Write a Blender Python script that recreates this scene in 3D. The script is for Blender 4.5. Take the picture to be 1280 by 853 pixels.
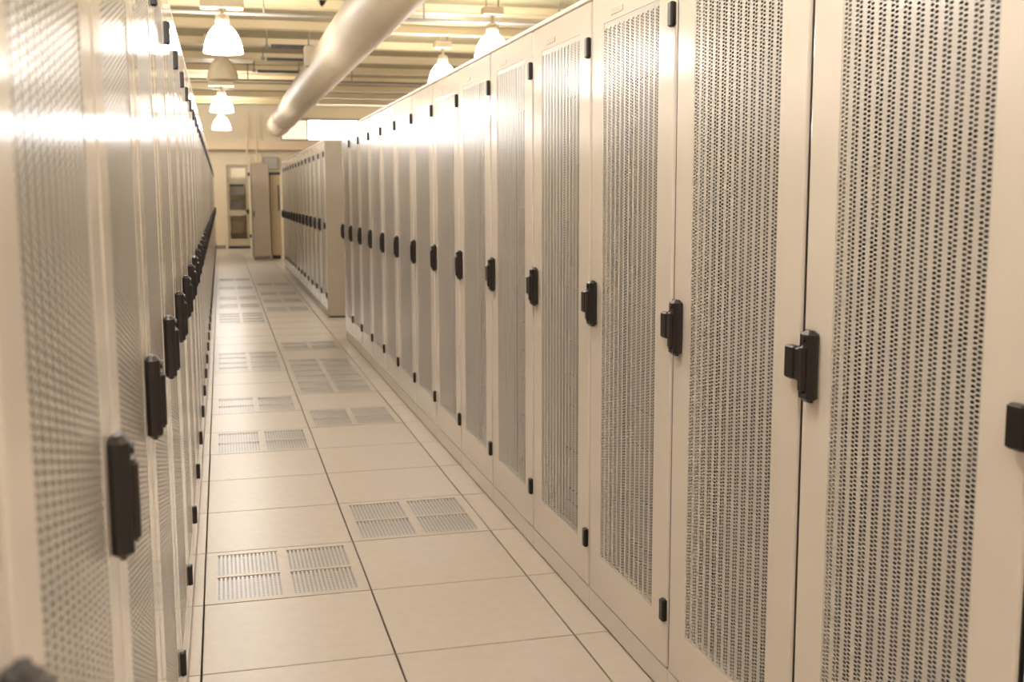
import bpy, math, random
from math import sin, cos, pi, radians
from mathutils import Matrix, Vector

random.seed(7)
for o in list(bpy.data.objects):
    bpy.data.objects.remove(o)
SC = bpy.context.scene
COL = SC.collection

# ------------------------------------------------------------------ camera
cam_d = bpy.data.cameras.new('camera')
cam = bpy.data.objects.new('camera', cam_d)
COL.objects.link(cam)
SC.camera = cam
EYE = 1.4819
PITCH, YAW, ROLL = 0.1316, 0.2552, -0.0036
fw = Vector((sin(YAW) * cos(PITCH), cos(YAW) * cos(PITCH), -sin(PITCH)))
rt0 = Vector((cos(YAW), -sin(YAW), 0))
up0 = rt0.cross(fw)
rt = cos(ROLL) * rt0 + sin(ROLL) * up0
up = -sin(ROLL) * rt0 + cos(ROLL) * up0
M = Matrix((rt, up, -fw)).transposed().to_4x4()
M.translation = (0, 0, EYE)
cam.matrix_world = M
cam_d.sensor_width = 36
cam_d.lens = 1384.1 / 1280 * 36
cam_d.clip_start = 0.02
cam_d.dof.use_dof = True
cam_d.dof.focus_distance = 3.6
cam_d.dof.aperture_fstop = 5.0

# ------------------------------------------------------------------ world, exposure
W = bpy.data.worlds.new('world')
SC.world = W
W.use_nodes = True
W.node_tree.nodes['Background'].inputs[0].default_value = (1.0, 0.85, 0.66, 1)
W.node_tree.nodes['Background'].inputs[1].default_value = 0.15
SC.view_settings.view_transform = 'Standard'
SC.view_settings.look = 'None'
SC.view_settings.gamma = 1
SC.view_settings.use_curve_mapping = False
SC.view_settings.exposure = 0.65
LAMP_E = 38.0            # brightness of the lit pendant domes
LAMP_COL = (1.0, 0.935, 0.855)
WIN_E = 10.0             # brightness of the clerestory panes


# ------------------------------------------------------------------ materials
def mat(name, col, rough=0.5, spec=0.5, metal=0.0, noise=0.0, nscale=8.0, bump=0.0, bscale=200.0,
        emit=None, estr=0.0, coat=0.0, trans=0.0):
    m = bpy.data.materials.new(name)
    m.use_nodes = True
    nt = m.node_tree
    b = nt.nodes['Principled BSDF']
    b.inputs['Base Color'].default_value = (*col, 1)
    b.inputs['Roughness'].default_value = rough
    b.inputs['Specular IOR Level'].default_value = spec
    b.inputs['Metallic'].default_value = metal
    b.inputs['Coat Weight'].default_value = coat
    b.inputs['Transmission Weight'].default_value = trans
    tc = nt.nodes.new('ShaderNodeTexCoord')
    if noise > 0:
        n = nt.nodes.new('ShaderNodeTexNoise')
        n.inputs['Scale'].default_value = nscale
        n.inputs['Detail'].default_value = 4
        nt.links.new(tc.outputs['Object'], n.inputs['Vector'])
        r = nt.nodes.new('ShaderNodeValToRGB')
        r.color_ramp.elements[0].position = 0.3
        r.color_ramp.elements[1].position = 0.7
        r.color_ramp.elements[0].color = (*[c * (1 - noise) for c in col], 1)
        r.color_ramp.elements[1].color = (*[min(1, c * (1 + noise)) for c in col], 1)
        nt.links.new(n.outputs['Fac'], r.inputs['Fac'])
        nt.links.new(r.outputs['Color'], b.inputs['Base Color'])
    if bump > 0:
        n2 = nt.nodes.new('ShaderNodeTexNoise')
        n2.inputs['Scale'].default_value = bscale
        nt.links.new(tc.outputs['Object'], n2.inputs['Vector'])
        bp = nt.nodes.new('ShaderNodeBump')
        bp.inputs['Strength'].default_value = bump
        bp.inputs['Distance'].default_value = 0.002
        nt.links.new(n2.outputs['Fac'], bp.inputs['Height'])
        nt.links.new(bp.outputs['Normal'], b.inputs['Normal'])
    if emit:
        b.inputs['Emission Color'].default_value = (*emit, 1)
        b.inputs['Emission Strength'].default_value = estr
    return m


PAINT = mat('beige_powder_coat', (0.66, 0.595, 0.53), 0.11, 0.45, noise=0.02, nscale=3, bump=0.02, bscale=60)
PERF = mat('beige_perforated_steel', (0.51, 0.475, 0.435), 0.19, 0.30, noise=0.02, nscale=3)
BODY = mat('beige_cabinet_side', (0.66, 0.60, 0.53), 0.4, 0.4, noise=0.03, nscale=2)
PANELP = mat('putty_panel_paint', (0.46, 0.41, 0.34), 0.4, 0.4, noise=0.03, nscale=2)
INNER = mat('grey_cabinet_inside', (0.12, 0.135, 0.165), 0.5, 0.4, noise=0.25, nscale=9)
GEAR = mat('grey_server_fronts', (0.12, 0.125, 0.145), 0.4, 0.5, noise=0.3, nscale=14)
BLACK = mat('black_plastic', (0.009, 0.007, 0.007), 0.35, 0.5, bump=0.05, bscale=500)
GRIP = mat('dark_brown_plastic', (0.018, 0.014, 0.013), 0.32, 0.5, noise=0.1, nscale=40)
LABEL = mat('tan_label_plate', (0.40, 0.31, 0.24), 0.4)
TILE = mat('cream_laminate_tile', (0.49, 0.43, 0.374), 0.33, 0.35, noise=0.035, nscale=22)
GRILLE = mat('perforated_tile_steel', (0.46, 0.43, 0.40), 0.3, 0.5, noise=0.03, nscale=30)
DAMPER = mat('grey_damper_plate', (0.27, 0.27, 0.275), 0.45, 0.4, noise=0.05, nscale=20)
PLENUM = mat('dark_underfloor', (0.07, 0.048, 0.032), 0.8, 0.2, noise=0.2, nscale=3)
DECK = mat('cream_ceiling_deck', (0.48, 0.42, 0.275), 0.6, 0.3, noise=0.03, nscale=1.2)
JOIST = mat('cream_joist_paint', (0.80, 0.68, 0.45), 0.55, 0.3, noise=0.04, nscale=2)
CONDUIT = mat('grey_conduit', (0.30, 0.28, 0.26), 0.4, 0.5, noise=0.1, nscale=10)
STRUT = mat('dark_strut_steel', (0.10, 0.095, 0.10), 0.45, 0.5, noise=0.2, nscale=12)
DUCT = mat('cream_duct_paint', (0.64, 0.56, 0.44), 0.5, 0.3, noise=0.03, nscale=2)
WALL = mat('cream_wall_paint', (0.66, 0.575, 0.43), 0.6, 0.3, noise=0.02, nscale=1.5)
SOFFIT = mat('tan_soffit_paint', (0.62, 0.50, 0.36), 0.6, 0.3, noise=0.02, nscale=1.5)
GLOW = mat('lit_white_glass_dome', (0.9, 0.88, 0.84), 0.3, 0.5, emit=LAMP_COL, estr=LAMP_E)
FILLGLOW = mat('fill_light_diffuser', (0.9, 0.88, 0.84), 0.4, 0.5, emit=LAMP_COL, estr=55.0)
DEAD = mat('unlit_glass_dome', (0.66, 0.58, 0.43), 0.25, 0.5, noise=0.1, nscale=12)
BALLAST = mat('cream_ballast_housing', (0.50, 0.43, 0.33), 0.45, 0.4, noise=0.04, nscale=9)
PANE = mat('daylit_window_pane', (0.9, 0.9, 0.9), 0.2, 0.5, emit=(0.97, 0.97, 1.0), estr=WIN_E)
BLIND = mat('backlit_window_blind', (0.85, 0.78, 0.68), 0.6, 0.3, emit=(1.0, 0.90, 0.78), estr=0.45)
FRAME = mat('grey_window_frame', (0.33, 0.30, 0.27), 0.5, 0.4, noise=0.05, nscale=6)
BROWNCAB = mat('tan_enamel', (0.40, 0.33, 0.25), 0.45, 0.4, noise=0.04, nscale=3)
OLIVECAB = mat('olive_cream_enamel', (0.48, 0.38, 0.235), 0.45, 0.4, noise=0.04, nscale=3)
GLASS = mat('clear_door_glass', (0.95, 0.95, 0.93), 0.03, 0.5, trans=1.0)
GLASS.node_tree.nodes['Principled BSDF'].inputs['IOR'].default_value = 1.1
DOORP = mat('putty_door_paint', (0.42, 0.35, 0.255), 0.45, 0.4, noise=0.04, nscale=4)
GREYP = mat('grey_plastic', (0.23, 0.205, 0.18), 0.5, 0.4, noise=0.06, nscale=9)
PALE = mat('pale_carton', (0.72, 0.63, 0.50), 0.6, 0.3, noise=0.04, nscale=5)


# ------------------------------------------------------------------ mesh helper
class MB:
    def __init__(self):
        self.v = []
        self.f = []
        self.mi = []
        self.sm = []

    def add(self, vs, fs, mi=0, smooth=False):
        n = len(self.v)
        self.v += [tuple(p) for p in vs]
        for f in fs:
            self.f.append(tuple(i + n for i in f))
            self.mi.append(mi)
            self.sm.append(smooth)

    def box(self, x0, x1, y0, y1, z0, z1, mi=0, bev=0.0):
        if bev <= 0:
            vs = [(x0, y0, z0), (x1, y0, z0), (x1, y1, z0), (x0, y1, z0),
                  (x0, y0, z1), (x1, y0, z1), (x1, y1, z1), (x0, y1, z1)]
            self.add(vs, [(0, 3, 2, 1), (4, 5, 6, 7), (0, 1, 5, 4), (1, 2, 6, 5), (2, 3, 7, 6), (3, 0, 4, 7)], mi)
            return
        b = bev
        rings = []
        for z, d in ((z0, b), (z0 + b, 0), (z1 - b, 0), (z1, b)):
            xa, xb, ya, yb = x0 + d, x1 - d, y0 + d, y1 - d
            c = b
            rings.append([(xa + c, ya, z), (xb - c, ya, z), (xb, ya + c, z), (xb, yb - c, z),
                          (xb - c, yb, z), (xa + c, yb, z), (xa, yb - c, z), (xa, ya + c, z)])
        vs = [p for r in rings for p in r]
        fs = []
        for k in range(3):
            for i in range(8):
                j = (i + 1) % 8
                fs.append((k * 8 + i, k * 8 + j, k * 8 + 8 + j, k * 8 + 8 + i))
        fs.append(tuple(range(7, -1, -1)))
        fs.append(tuple(range(24, 32)))
        self.add(vs, fs, mi)

    def prism(self, poly, z0, z1, mi=0, smooth=False):
        """poly: counter-clockwise xy outline extruded along z"""
        n = len(poly)
        vs = [(x, y, z0) for x, y in poly] + [(x, y, z1) for x, y in poly]
        self.add(vs, [(i, (i + 1) % n, n + (i + 1) % n, n + i) for i in range(n)], mi, smooth)
        self.add(vs, [tuple(range(n - 1, -1, -1)), tuple(range(n, 2 * n))], mi)

    def lathe(self, prof, seg=20, c=(0, 0, 0), mi=0, smooth=True):
        """prof: (radius, z) from bottom to top"""
        vs, fs = [], []
        for r, z in prof:
            for i in range(seg):
                a = 2 * pi * i / seg
                vs.append((c[0] + r * cos(a), c[1] + r * sin(a), c[2] + z))
        for k in range(len(prof) - 1):
            for i in range(seg):
                j = (i + 1) % seg
                fs.append((k * seg + i, k * seg + j, (k + 1) * seg + j, (k + 1) * seg + i))
        self.add(vs, fs, mi, smooth)
        self.add(vs, [tuple(range(seg - 1, -1, -1)), tuple(range((len(prof) - 1) * seg, len(prof) * seg))], mi)

    def tube(self, a, b, r, seg=10, mi=0, smooth=True):
        a, b = Vector(a), Vector(b)
        d = (b - a).normalized()
        u = d.orthogonal().normalized()
        w = d.cross(u)
        vs = []
        for p in (a, b):
            for i in range(seg):
                t = 2 * pi * i / seg
                vs.append(p + r * (cos(t) * u + sin(t) * w))
        self.add(vs, [(i, (i + 1) % seg, seg + (i + 1) % seg, seg + i) for i in range(seg)], mi, smooth)
        self.add(vs, [tuple(range(seg - 1, -1, -1)), tuple(range(seg, 2 * seg))], mi)

    def mesh(self, name, mats):
        me = bpy.data.meshes.new(name)
        me.from_pydata(self.v, [], self.f)
        for m in (mats if isinstance(mats, (list, tuple)) else [mats]):
            me.materials.append(m)
        me.polygons.foreach_set('material_index', self.mi)
        me.polygons.foreach_set('use_smooth', self.sm)
        me.update()
        return me

    def build(self, name, mats, parent=None, loc=(0, 0, 0)):
        return link(name, self.mesh(name, mats), parent, loc)


def link(name, me, parent=None, loc=(0, 0, 0)):
    o = bpy.data.objects.new(name, me)
    COL.objects.link(o)
    o.location = loc
    if parent:
        o.parent = parent
    return o


def tag(o, label, cat, group=None):
    o['label'] = label
    o['category'] = cat
    if group:
        o['group'] = group
    return o


def thing(name, loc, label, cat, group=None, rz=0.0):
    o = bpy.data.objects.new(name, None)
    COL.objects.link(o)
    o.empty_display_size = 0.1
    o.location = loc
    o.rotation_euler = (0, 0, rz)
    return tag(o, label, cat, group)


def struct(o):
    o['kind'] = 'structure'
    return o


def copy_tree(o, parent=None):
    c = o.copy()
    COL.objects.link(c)
    if parent:
        c.parent = parent
    for ch in list(o.children):
        copy_tree(ch, c)
    return c


def box(name, m, x0, x1, y0, y1, z0, z1, parent=None, bev=0.0):
    b = MB()
    b.box(x0, x1, y0, y1, z0, z1, 0, bev)
    return b.build(name, m, parent)


ORD = ['first', 'second', 'third', 'fourth', 'fifth', 'sixth', 'seventh', 'eighth', 'ninth', 'tenth',
       'eleventh', 'twelfth', 'thirteenth', 'fourteenth', 'fifteenth', 'sixteenth', 'seventeenth',
       'eighteenth', 'nineteenth', 'twentieth'] + \
      ['twenty-' + s for s in ('first', 'second', 'third', 'fourth', 'fifth', 'sixth', 'seventh', 'eighth', 'ninth')] + \
      ['thirtieth'] + ['thirty-' + s for s in ('first', 'second', 'third', 'fourth', 'fifth', 'sixth', 'seventh',
                                               'eighth', 'ninth')] + ['fortieth'] + \
      ['forty-' + s for s in ('first', 'second', 'third', 'fourth', 'fifth', 'sixth', 'seventh', 'eighth', 'ninth')]

# ------------------------------------------------------------------ room shell
XL, XR = -0.144, 1.222          # front planes of the two cabinet rows
ROOM_X0, ROOM_X1, ROOM_Y0, ROOM_Y1 = -7.0, 9.0, -7.0, 32.2
Z_DECK = 3.98
T = 0.61                        # raised-floor tile
TX0, TY0 = -0.111, 3.4248

floor = struct(box('floor', PLENUM, ROOM_X0, ROOM_X1, ROOM_Y0, ROOM_Y1 + 3, -0.50, -0.30))


def tile_mesh(holes):
    b = MB()
    g, t = 0.0036, 0.030
    gx = 0.0027
    if not holes:
        x0, x1, y0, y1 = gx, T - gx, g, T - g
        e = 0.002
        vs = [(x0, y0, -t), (x1, y0, -t), (x1, y1, -t), (x0, y1, -t),
              (x0, y0, -e), (x1, y0, -e), (x1, y1, -e), (x0, y1, -e),
              (x0 + e, y0 + e, 0), (x1 - e, y0 + e, 0), (x1 - e, y1 - e, 0), (x0 + e, y1 - e, 0)]
        fs = [(0, 3, 2, 1), (8, 9, 10, 11)]
        for k in (0, 4):
            for i in range(4):
                j = (i + 1) % 4
                fs.append((k + i, k + j, k + 4 + j, k + 4 + i))
        b.add(vs, fs)
    else:
        xs = [gx, 0.045, 0.288, 0.324, 0.567, T - gx]
        ys = [g, 0.040, 0.290, 0.318, 0.568, T - g]
        for i in range(5):
            for j in range(5):
                if i in (1, 3) and j in (1, 3):
                    continue
                b.box(xs[i], xs[i + 1], ys[j], ys[j + 1], -t, 0)
    return b.mesh('floor_tile', TILE)


def perf_cells(b, u0, u1, w0, w1, cx, cw, ru, rw, plane):
    """one rectangular cell with an oval hole; plane maps (u, w) to a point"""
    uc, wc = (u0 + u1) / 2, (w0 + w1) / 2
    outer = [(u1, wc), (u1, w1), (uc, w1), (u0, w1), (u0, wc), (u0, w0), (uc, w0), (u1, w0)]
    k = 0.74
    inner = [(uc + ru, wc), (uc + k * ru, wc + k * rw), (uc, wc + rw), (uc - k * ru, wc + k * rw),
             (uc - ru, wc), (uc - k * ru, wc - k * rw), (uc, wc - rw), (uc + k * ru, wc - k * rw)]
    vs = [plane(*p) for p in outer + inner]
    b.add(vs, [(i, (i + 1) % 8, 8 + (i + 1) % 8, 8 + i) for i in range(8)])


def grille_mesh():
    b = MB()
    w, d = 0.243, 0.250
    nx, ny = 15, 13
    for i in range(nx):
        for j in range(ny):
            perf_cells(b, w * i / nx, w * (i + 1) / nx, d * j / ny, d * (j + 1) / ny, 0, 0, 0.0048, 0.0068,
                       lambda u, q: (u, q, -0.002))
    b.box(-0.004, w + 0.004, -0.004, d + 0.004, -0.020, -0.012, 1)
    return b.mesh('tile_grille', [GRILLE, DAMPER])


plain_me, holed_me, grille_me = tile_mesh(False), tile_mesh(True), grille_mesh()
VENT = {(0, r) for r in (1, 5, 7, 10, 11, 16, 17, 19, 21, 24, 27)} | \
       {(1, r) for r in (2, 6, 8, 9, 10, 12, 18, 20, 22, 25)}
for c in range(-1, 3):
    for r in range(-5, 47):
        y = TY0 + r * T
        if y + T > ROOM_Y1 + 0.3:
            continue
        v = (c, r) in VENT
        t = link('floor_tile', holed_me if v else plain_me, floor, (TX0 + c * T, y, 0))
        if v:
            t['label'] = 'perforated floor tile with four vent grilles'
            for gx in (0.045, 0.324):
                for gy in (0.040, 0.318):
                    link('tile_grille', grille_me, t, (gx, gy, 0))
# the floor goes on under and behind the cabinets
b = MB()
b.box(ROOM_X0, TX0 - T, ROOM_Y0, ROOM_Y1, -0.03, -0.001)
b.box(TX0 + 3 * T, ROOM_X1, ROOM_Y0, ROOM_Y1, -0.03, -0.001)
b.box(TX0 - T, TX0 + 3 * T, ROOM_Y0, TY0 - 5 * T, -0.03, -0.001)
b.box(TX0 - T, TX0 + 3 * T, TY0 + 47 * T, ROOM_Y1 + 2.0, -0.03, -0.001)
b.build('floor_border', TILE, floor)

struct(box('wall_left', WALL, ROOM_X0 - 0.15, ROOM_X0, ROOM_Y0, ROOM_Y1, -0.3, Z_DECK))
struct(box('wall_right', WALL, ROOM_X1, ROOM_X1 + 0.15, ROOM_Y0, ROOM_Y1, -0.3, Z_DECK))
struct(box('wall_back', WALL, ROOM_X0 - 0.15, ROOM_X1 + 0.15, ROOM_Y0 - 0.15, ROOM_Y0, -0.3, Z_DECK))

# far wall with a door opening and two clerestory openings
DX0, DX1, DZ = 0.16, 0.80, 2.34
WZ0, WZ1 = 3.03, 3.60
WRX0, WRX1 = 1.72, 8.6
WLX0, WLX1 = -3.6, -1.45
b = MB()
y0, y1 = ROOM_Y1, ROOM_Y1 + 0.15
b.box(ROOM_X0, DX0, y0, y1, -0.3, DZ)
b.box(DX1, ROOM_X1, y0, y1, -0.3, DZ)
b.box(ROOM_X0, ROOM_X1, y0, y1, DZ, WZ0)
b.box(ROOM_X0, ROOM_X1, y0, y1, WZ1, Z_DECK)
b.box(ROOM_X0, WLX0, y0, y1, WZ0, WZ1)
b.box(WLX1, WRX0, y0, y1, WZ0, WZ1)
b.box(WRX1, ROOM_X1, y0, y1, WZ0, WZ1)
b.build('wall_front', WALL)
struct(bpy.data.objects['wall_front'])
struct(box('trim_1', SOFFIT, ROOM_X0, ROOM_X1, ROOM_Y1 - 0.35, ROOM_Y1, 2.74, 2.98))
struct(box('baseboard_front', GREYP, ROOM_X0, DX0 - 0.06, ROOM_Y1 - 0.02, ROOM_Y1, 0, 0.10))


def window(name, xs, dim):
    """clerestory strip: frame, mullions and one pane per bay"""
    r = bpy.data.objects.new(name, None)
    COL.objects.link(r)
    r.location = (xs[0], ROOM_Y1, WZ0)
    struct(r)
    f = MB()
    L = xs[-1] - xs[0]
    f.box(0, L, -0.03, 0.06, WZ1 - WZ0 - 0.03, WZ1 - WZ0 + 0.04)
    f.box(0, L, -0.03, 0.06, -0.02, 0.02)
    f.build('window_frame', FRAME, r)
    me = box('mullion', FRAME, -0.02, 0.02, -0.02, 0.05, 0.02, WZ1 - WZ0 - 0.03, r)
    for x in xs[1:]:
        link('mullion', me.data, r, (x - xs[0], 0, 0))
    for i in range(len(xs) - 1):
        p = MB()
        p.box(xs[i] - xs[0] + 0.02, xs[i + 1] - xs[0] - 0.02, 0.02, 0.03, 0.02, WZ1 - WZ0 - 0.03)
        p.build('pane', BLIND if i in dim else PANE, r)


window('window_1', [WRX0, 2.46, 4.0, 5.5, 7.0, WRX1], (0,))
window('window_2', [WLX0, -2.5, WLX1], ())

# ceiling: deck plus cross joists
ceil = struct(box('ceiling', DECK, ROOM_X0 - 0.15, ROOM_X1 + 0.15, ROOM_Y0 - 0.15, ROOM_Y1 + 0.15, Z_DECK, Z_DECK + 0.1))
jb = MB()
jb.box(ROOM_X0, ROOM_X1, -0.075, 0.075, 3.87, Z_DECK)
jb.box(ROOM_X0, ROOM_X1, -0.10, 0.10, 3.86, 3.872)
jme = jb.mesh('joist', JOIST)
y = -6.0
while y < ROOM_Y1 - 0.3:
    link('joist', jme, ceil, (0, y, 0))
    y += 1.9

# ------------------------------------------------------------------ far door, store room behind it
door = bpy.data.objects.new('door_1', None)
COL.objects.link(door)
door.location = (DX0, ROOM_Y1, 0)
struct(door)
DW = DX1 - DX0
b = MB()
b.box(-0.05, 0.02, -0.03, 0.12, 0, DZ + 0.05)
b.box(DW - 0.02, DW + 0.05, -0.03, 0.12, 0, DZ + 0.05)
b.box(0.02, DW - 0.02, -0.03, 0.12, DZ, DZ + 0.05)
b.build('door_frame', WALL, door)
b = MB()
b.box(0.022, 0.09, 0.02, 0.06, 0.03, DZ - 0.01)
b.box(DW - 0.09, DW - 0.022, 0.02, 0.06, 0.03, DZ - 0.01)
b.box(0.09, DW - 0.09, 0.02, 0.06, DZ - 0.09, DZ - 0.01)
b.box(0.09, DW - 0.09, 0.02, 0.06, 0.92, 1.08)
b.box(0.09, DW - 0.09, 0.02, 0.06, 0.03, 0.27)
b.build('door_leaf', DOORP, door)
b = MB()
b.box(0.09, DW - 0.09, 0.037, 0.043, 1.08, DZ - 0.09)
b.box(0.09, DW - 0.09, 0.037, 0.043, 0.27, 0.92)
b.build('door_glass', GLASS, door)
b = MB()
b.box(DW - 0.08, DW - 0.02, -0.05, 0.02, 0.98, 1.10, 0, 0.01)
b.tube((DW - 0.05, -0.05, 1.05), (DW - 0.13, -0.05, 1.05), 0.018, 8)
b.build('door_handle', BLACK, door)
for z in (2.02, 0.30):
    box('door_hinge', BLACK, DW - 0.03, DW + 0.02, -0.05, -0.03, z, z + 0.10, door)
box('kick_strip', BLACK, 0.02, DW - 0.02, -0.01, 0.02, 0.0, 0.07, door)

b = MB()
b.box(-0.6, 2.0, 34.0, 34.1, -0.3, 3.0)
b.box(-0.7, -0.6, 32.35, 34.1, -0.3, 3.0)
b.box(2.0, 2.1, 32.35, 34.1, -0.3, 3.0)
b.box(-0.7, 2.1, 32.35, 34.1, 3.0, 3.1)
b.build('wall_storeroom', WALL)
struct(bpy.data.objects['wall_storeroom'])
t = thing('storeroom_fill_light', (0.7, 32.9, 2.95), 'small unseen ceiling light added to brighten the storeroom behind the far door', 'lamp')  # added out of view to brighten what the door glass shows
box('light_housing', BALLAST, -0.3, 0.3, -0.06, 0.06, 0.0, 0.05, t, 0.006)
box('diffuser', FILLGLOW, -0.28, 0.28, -0.05, 0.05, -0.03, 0.0, t, 0.006)
sh = thing('storage_shelf', (0.46, 33.4, 0), 'grey steel storage shelf seen through the glass of the far door', 'shelf')
for x in (-0.42, 0.42):
    for y in (-0.2, 0.2):
        box('post', GREYP, x - 0.02, x + 0.02, y - 0.02, y + 0.02, 0, 2.4, sh)
for z in (0.35, 1.0, 1.48, 1.98):
    box('shelf_board', PALE if z > 1.9 else GREYP, -0.42, 0.42, -0.22, 0.22, z, z + 0.03, sh)


def carton(name, m, x0, x1, z0, z1, label, cat, lid=True):
    t = thing(name, ((x0 + x1) / 2, 33.35, z0), label, cat)
    h, w = z1 - z0, (x1 - x0) / 2
    box('carton_body' if lid else 'case', m, -w, w, -0.14, 0.14, 0, h * 0.82, t, 0.008)
    box('lid' if lid else 'face_panel', m if lid else BLACK, -w - 0.006, w + 0.006, -0.147, 0.147, h * 0.82, h, t, 0.005)


carton('storage_carton', PALE, 0.30, 0.78, 2.01, 2.33, 'pale carton on the top shelf behind the glass of the far door', 'carton')
carton('equipment_case', GREYP, 0.28, 0.66, 1.51, 1.80, 'grey equipment case on the shelf just below the pale carton', 'case', False)
carton('storage_bin', GREYP, 0.25, 0.62, 1.03, 1.36, 'dark grey bin at door-handle height behind the far door glass', 'bin')
carton('storage_box', BROWNCAB, 0.30, 0.62, 0.38, 0.74, 'tan box on the lowest shelf behind the far door glass', 'box')

# ------------------------------------------------------------------ server cabinets
PITCH_R, PITCH_L = 0.7236, 0.703
WC = PITCH_R
H_TOP, H_PL = 2.146, 0.093
P_Y0, P_Y1, P_Z0, P_Z1 = 0.130, 0.597, 0.246, 2.017


def perforated_panel():
    b = MB()
    pl = lambda u, w: (0.0012, u, w)
    p = 0.0092
    n = int((P_Z1 - P_Z0) / p)
    z0, z1 = P_Z0, P_Z0 + n * p
    nb, hw = 12, 0.0133
    cs = [P_Y0 + hw + i * (P_Y1 - P_Y0 - 2 * hw) / (nb - 1) for i in range(nb)]

    def quad(u0, u1, w0, w1):
        b.add([pl(u0, w0), pl(u1, w0), pl(u1, w1), pl(u0, w1)], [(0, 3, 2, 1)])
    prev = P_Y0 - 0.02
    for c in cs:
        quad(prev, c - hw, z0 - 0.02, z1 + 0.03)
        for k in (0, 1):
            u0 = c - hw + k * hw
            u1 = u0 + hw
            quad(u0, u1, z0 - 0.02, z0 + k * p / 2)
            top = z1 if k == 0 else z1 - p / 2
            quad(u0, u1, top, z1 + 0.03)
            for j in range(n - k):
                w = z0 + k * p / 2 + j * p
                perf_cells(b, u1, u0, w, w + p, 0, 0, -0.0061, 0.0030, pl)
        prev = c + hw
    quad(prev, P_Y1 + 0.02, z0 - 0.02, z1 + 0.03)
    return b.mesh('perforated_panel', PERF)


def make_cabinet(label):
    root = thing('server_cabinet', (0, 0, 0), label, 'cabinet')
    D = 0.95
    # carcass: two sides, back, top, bottom, with the gear behind the door
    b = MB()
    b.box(0.034, D, 0.002, 0.022, H_PL, H_TOP - 0.022)
    b.box(0.034, D, WC - 0.022, WC - 0.002, H_PL, H_TOP - 0.022)
    b.box(D - 0.02, D, 0.022, WC - 0.022, H_PL, H_TOP - 0.022)
    b.box(0.034, D, 0.022, WC - 0.022, H_PL, H_PL + 0.03)
    b.box(0.002, D, 0.001, WC - 0.001, H_TOP - 0.020, H_TOP, 0, 0.004)
    b.build('carcass', BODY, root)
    b = MB()
    b.box(0.003, D, 0.0008, WC - 0.0008, 0.007, H_PL - 0.003, 0, 0.002)
    b.build('plinth', BODY, root)
    box('foot_rail', BLACK, 0.02, D - 0.02, 0.02, WC - 0.02, 0.0, 0.007, root)
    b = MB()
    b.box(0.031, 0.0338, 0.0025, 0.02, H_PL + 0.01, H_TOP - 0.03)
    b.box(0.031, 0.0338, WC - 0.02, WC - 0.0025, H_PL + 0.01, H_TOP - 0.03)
    b.build('gap_shade_strip', BLACK, root)  # black strips stand in for the shade in the gap between doors
    b = MB()
    z = H_PL + 0.05
    k = 0
    while z < H_TOP - 0.15:
        h = (0.088, 0.044, 0.132, 0.044, 0.176)[k % 5]
        b.box(0.12 + 0.012 * (k % 3), 0.5, 0.06, WC - 0.06, z, z + h - 0.0015)
        z += h
        k += 1
    b.box(0.10, 0.115, 0.022, 0.06, H_PL + 0.03, H_TOP - 0.03)
    b.box(0.10, 0.115, WC - 0.06, WC - 0.022, H_PL + 0.03, H_TOP - 0.03)
    b.build('server_stack', GEAR, root)
    # door: two stiles with rounded outer edges and two rails
    dz0, dz1 = H_PL + 0.003, H_TOP - 0.026
    th = 0.030
    ya, yb = 0.010, WC - 0.008
    b = MB()
    ra, rb = 0.007, 0.006
    near = [(th, ya), (th, P_Y0 - 0.004), (0, P_Y0 - 0.004)] + \
           [(0.014 - 0.014 * cos(t * pi / 2 / 6), ya + ra - ra * sin(t * pi / 2 / 6)) for t in range(7)]
    b.prism([(x, y) for x, y in near], dz0, dz1)
    far = [(0, P_Y1 + 0.004), (th, P_Y1 + 0.004), (th, yb)] + \
          [(rb - rb * sin(t * pi / 2 / 4), yb - rb + rb * cos(t * pi / 2 / 4)) for t in range(5)]
    b.prism(far, dz0, dz1)
    b.box(0, th, P_Y0 - 0.004, P_Y1 + 0.004, dz0, P_Z0 - 0.006)
    b.box(0, th, P_Y0 - 0.004, P_Y1 + 0.004, P_Z1 + 0.012, dz1)
    door = b.build('cabinet_door', PAINT, root)
    box('edge_shade_strip', BLACK, 0.008, th - 0.002, ya - 0.004, ya + 0.001, dz0 + 0.01, dz1 - 0.01, door)  # black strip paints the shade of the door gap onto the edge
    link('perforated_panel', PANEL_ME, door)
    hb = MB()
    hb.box(-0.014, 0.004, -0.014, 0.014, -0.034, 0.034, 0, 0.004)
    hme = hb.mesh('hinge', BLACK)
    for z in (0.268, 1.971):
        link('hinge', hme, door, (0, 0.024, z))
    b = MB()
    b.box(-0.026, 0.002, WC - 0.079, WC - 0.028, 1.036, 1.192, 0, 0.009)
    b.box(-0.034, -0.020, WC - 0.066, WC - 0.040, 1.056, 1.160, 0, 0.006)
    b.tube((-0.030, WC - 0.053, 1.174), (-0.020, WC - 0.053, 1.174), 0.008, 10)
    h = b.build('swing_handle', GRIP, door)
    b = MB()
    b.box(-0.020, 0.001, WC - 0.030, WC - 0.002, 1.076, 1.150, 0, 0.004)
    b.build('lock_block', BLACK, door)
    b = MB()
    b.box(-0.020, 0.001, 0.001, 0.043, 1.076, 1.150, 0, 0.004)
    b.build('strike_block', BLACK, door)
    b = MB()
    b.box(-0.0015, 0.001, WC - 0.30, WC - 0.19, 2.045, 2.062)
    b.build('label_plate', LABEL, door)
    return root


PANEL_ME = perforated_panel()
proto = make_cabinet('')
first = True


def place(x, y, side, label, group, sy=1.0):
    global first
    if first:
        o = proto
        first = False
    else:
        o = copy_tree(proto)
    o.location = (x, y, 0)
    o.scale = (side, sy, 1)          # the left row is the right row's mirror image
    o['label'] = label
    o['group'] = group


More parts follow.
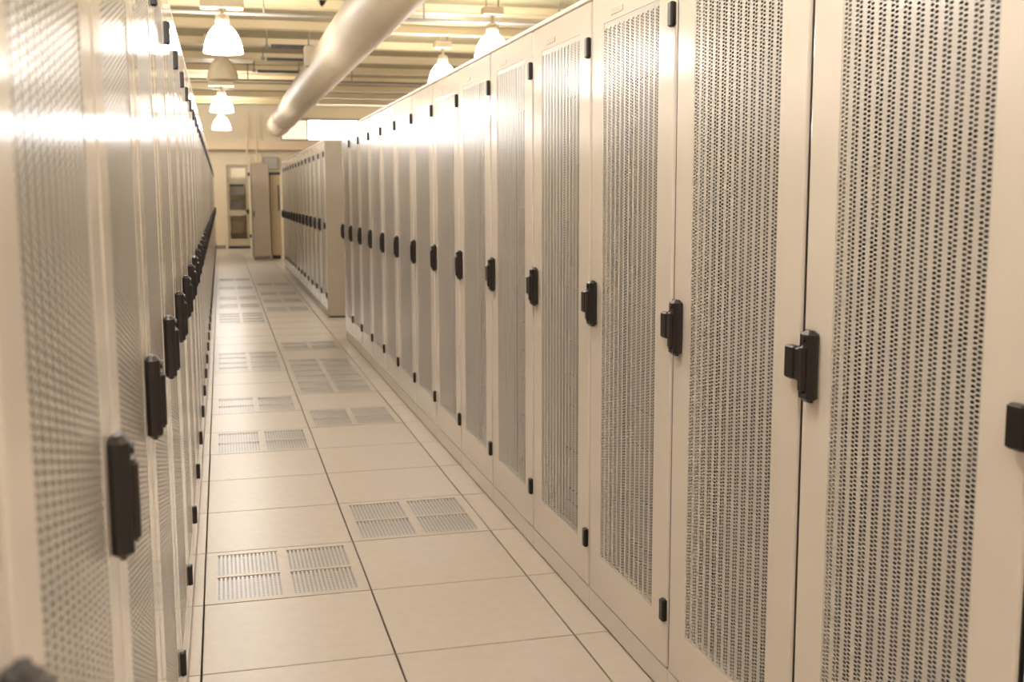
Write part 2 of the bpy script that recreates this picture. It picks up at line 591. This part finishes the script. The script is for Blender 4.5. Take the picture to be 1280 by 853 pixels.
GAP_R = 2.167
for i in range(15):
    place(XR, GAP_R + (i - 2) * PITCH_R, 1,
          'beige server cabinet with perforated door, %s from the camera in the near right row' % ORD[i],
          'server cabinets in the near right row')
END_R = GAP_R + 13 * PITCH_R
G2 = 13.62
for i in range(13):
    place(XR, G2 + i * PITCH_R, 1,
          'beige server cabinet in the far right row, %s beyond the plain end panel' % ORD[i],
          'server cabinets in the far right row')
GAP_L = 0.762
for i in range(42):
    y = GAP_L + (i - 1) * PITCH_L + (0.012 if i >= 9 else 0)
    place(XL, y, -1, 'beige server cabinet with perforated door, %s from the camera in the left row' % ORD[i],
          'server cabinets in the left row', PITCH_L / PITCH_R)
END_L = y + PITCH_L

ep = thing('end_panel', (XR, G2 - 0.04, 0), 'plain beige end panel closing the far right row beside the gap', 'panel')
b = MB()
b.box(0.0, 0.95, -0.03, 0.036, 0.012, 2.13, 0, 0.012)
b.build('panel_sheet', PANELP, ep)
box('foot_rail', BLACK, 0.02, 0.9, -0.02, 0.02, 0.0, 0.014, ep)

# ------------------------------------------------------------------ tall cabinets at the far end of the aisle
c = thing('tall_cabinet', (0.70, 26.2, 0), 'tall tan cabinet standing out into the far end of the aisle', 'cabinet')
box('body', BROWNCAB, 0, 0.40, 0.03, 0.9, 0.06, 2.22, c, 0.01)
box('plinth', GREYP, 0.02, 0.38, 0.05, 0.88, 0, 0.06, c)
box('door', BROWNCAB, 0.012, 0.388, 0.0, 0.03, 0.09, 2.19, c, 0.006)
box('handle', BLACK, 0.03, 0.05, -0.025, 0.0, 1.0, 1.14, c, 0.004)
c = thing('cooling_unit', (1.13, 26.6, 0), 'tall olive-cream unit with dark side slot and black foot, beside the tan cabinet', 'unit')
box('body', OLIVECAB, 0, 0.23, 0.02, 0.9, 0.08, 1.96, c, 0.01)
box('top_cap', BLACK, -0.02, 0.24, 0.0, 0.92, 1.96, 2.02, c, 0.006)
box('foot', BLACK, 0.03, 0.21, 0.05, 0.85, 0, 0.08, c, 0.01)
box('dark_slot', STRUT, 0.17, 0.215, 0.012, 0.022, 1.13, 1.72, c)

# ------------------------------------------------------------------ overhead services
DXC, DZC, DR = 1.596, 3.369, 0.29
d = thing('air_duct', (DXC, 12, DZC), 'large round cream air duct running under the ceiling along the aisle', 'duct')
b = MB()
b.tube((0, -17, 0), (0, 19.6, 0), DR, 40)
b.build('duct_pipe', DUCT, d)
bm = MB()
bm.tube((0, -0.03, 0), (0, 0.03, 0), DR + 0.012, 40)
bme = bm.mesh('joint_band', DUCT)
for y in (-13, -10, -7, -4, 15.6, 18.6):
    link('joint_band', bme, d, (0, y, 0))
b = MB()
b.box(-0.35, 0.35, -0.12, 0.12, -0.06, 0.22, 0, 0.01)
b.build('square_collar', DUCT, d, (0, 4.6, 0.02))


def pendant(x, y, lit, bw, label, group='dome pendant lamps'):
    zb = 3.15
    t = thing('pendant_lamp', (x, y, zb), label, 'lamp', group)
    b = MB()
    prof = [(0.225, 0.0), (0.222, 0.03), (0.212, 0.09), (0.194, 0.15), (0.168, 0.21), (0.135, 0.26), (0.095, 0.30), (0.06, 0.325)]
    n = len(prof)
    b.lathe(prof + [(0.05, 0.335)], 24)
    b.build('dome_shade', GLOW if lit else DEAD, t)
    b = MB()
    b.lathe([(0.07, 0.33), (0.08, 0.35), (0.08, 0.42), (0.04, 0.45)], 14)
    b.build('lamp_neck', BALLAST, t)
    b = MB()
    b.box(-bw, bw, -0.09, 0.09, 0.54 if bw < 0.2 else 0.50, 0.64, 0, 0.012)
    b.tube((0, 0, 0.44), (0, 0, 0.55), 0.02, 8)
    b.tube((-bw * 0.6, 0, 0.64), (-bw * 0.6, 0, 0.83), 0.012, 6)
    b.tube((bw * 0.6, 0, 0.64), (bw * 0.6, 0, 0.83), 0.012, 6)
    b.build('ballast_box', BALLAST, t)


SEEN = {('middle', 13.8): 'largest lit white dome pendant lamp left of the round duct, above the unlit one',
        ('middle', 23.4): 'lit white dome pendant lamp just below the unlit one, upper of the far pair',
        ('middle', 29.6): 'smallest lit white dome pendant lamp, lowest of those over the far aisle',
        ('right', 13.8): 'larger lit dome pendant lamp right of the duct, half hidden by cabinet tops',
        ('right', 17.0): 'smaller lit dome pendant lamp right of the duct, half hidden by cabinet tops'}
for cname, x in (('middle', 0.10), ('right', 3.36), ('left', -3.1), ('far right', 6.6)):  # far right line and far left lamps added, hidden, to brighten the ceiling
    k = 0
    for y in (-4.2, -1.0, 2.2, 5.4, 8.2, 13.8, 17.0, 23.4, 29.6):
        if cname == 'far right' and y < 17:
            continue
        dead = (cname == 'middle' and y == 17.0)
        if cname == 'right' and y > 20:
            continue
        k += 1
        if dead:
            lab = 'unlit greyish dome pendant lamp just behind the largest lit lamp over the aisle'
        else:
            lab = SEEN.get((cname, y)) or \
                'unseen lit white dome pendant lamp in the %s line, %s from the back wall' % (cname, ORD[k - 1])
        pendant(x, y, not dead, 0.25 if cname == 'middle' else 0.13, lab)

for i, (y, x0, x1) in enumerate(((17.4, 0.76, 1.44), (18.95, 0.76, 1.48), (20.8, 0.67, 1.52))):
    t = thing('trapeze_hanger', (x0, y, 3.70),
              'dark steel strut hanger beside the round duct, %s from the camera' % ORD[i], 'hanger', 'strut hangers beside the duct')
    b = MB()
    b.box(0.06, x1 - x0, -0.03, 0.03, -0.03, 0.03 if i == 0 else 0.015)
    b.build('strut_bar', STRUT, t)
    for x in (0.0, x1 - x0 - 0.06):
        b = MB()
        b.tube((x, 0, -0.03), (x, 0, Z_DECK - 3.70), 0.012, 6)
        b.box(x - 0.03, x + 0.03, -0.03, 0.03, -0.02, 0.02)
        b.build('hanger_rod', CONDUIT, t)
for i, (y, z, m) in enumerate(((14.35, 3.69, CONDUIT), (22.4, 3.69, CONDUIT))):
    t = thing('conduit', (0, y, z), 'thin grey conduit crossing the ceiling, %s from the camera' % ORD[i], 'conduit')
    b = MB()
    b.tube((-6.9, 0, 0), (8.9, 0, 0), 0.022, 8)
    b.build('pipe', m, t)
    for x in (-2.2, 0.6, 2.6, 4.4):
        b = MB()
        b.tube((x, 0, 0), (x, 0, Z_DECK - z), 0.012, 6)
        b.build('hanger_rod', m, t)
t = thing('ceiling_sensor', (1.20, 13.1, 3.72), 'small grey ceiling sensor with black tip, left of the duct', 'sensor')
b = MB()
b.lathe([(0.05, -0.05), (0.085, -0.01), (0.09, 0.06), (0.09, Z_DECK - 3.72)], 16)
b.build('housing', CONDUIT, t)
b = MB()
b.lathe([(0.005, -0.11), (0.03, -0.085), (0.048, -0.05)], 12)
b.build('tip', BLACK, t)
for i, x in enumerate((0.76, 1.02)):
    b = MB()
    b.tube((x, ROOM_Y1 - 0.40, 2.36), (x, ROOM_Y1 - 0.40, 3.70), 0.022, 8)
    o = b.build('wall_pipe', SOFFIT)
    tag(o, 'thin tan pipe dropping past the far soffit, %s of the pair' % ('left' if i == 0 else 'right'), 'pipe')
t = thing('wall_box', (1.20, ROOM_Y1 - 0.14, 2.2), 'grey junction box on the far wall above the tan cabinet', 'box')
box('box_body', GREYP, 0, 0.42, 0, 0.14, 0, 0.34, t, 0.01)
box('box_cover', CONDUIT, 0.02, 0.40, -0.012, 0.0, 0.02, 0.32, t, 0.004)
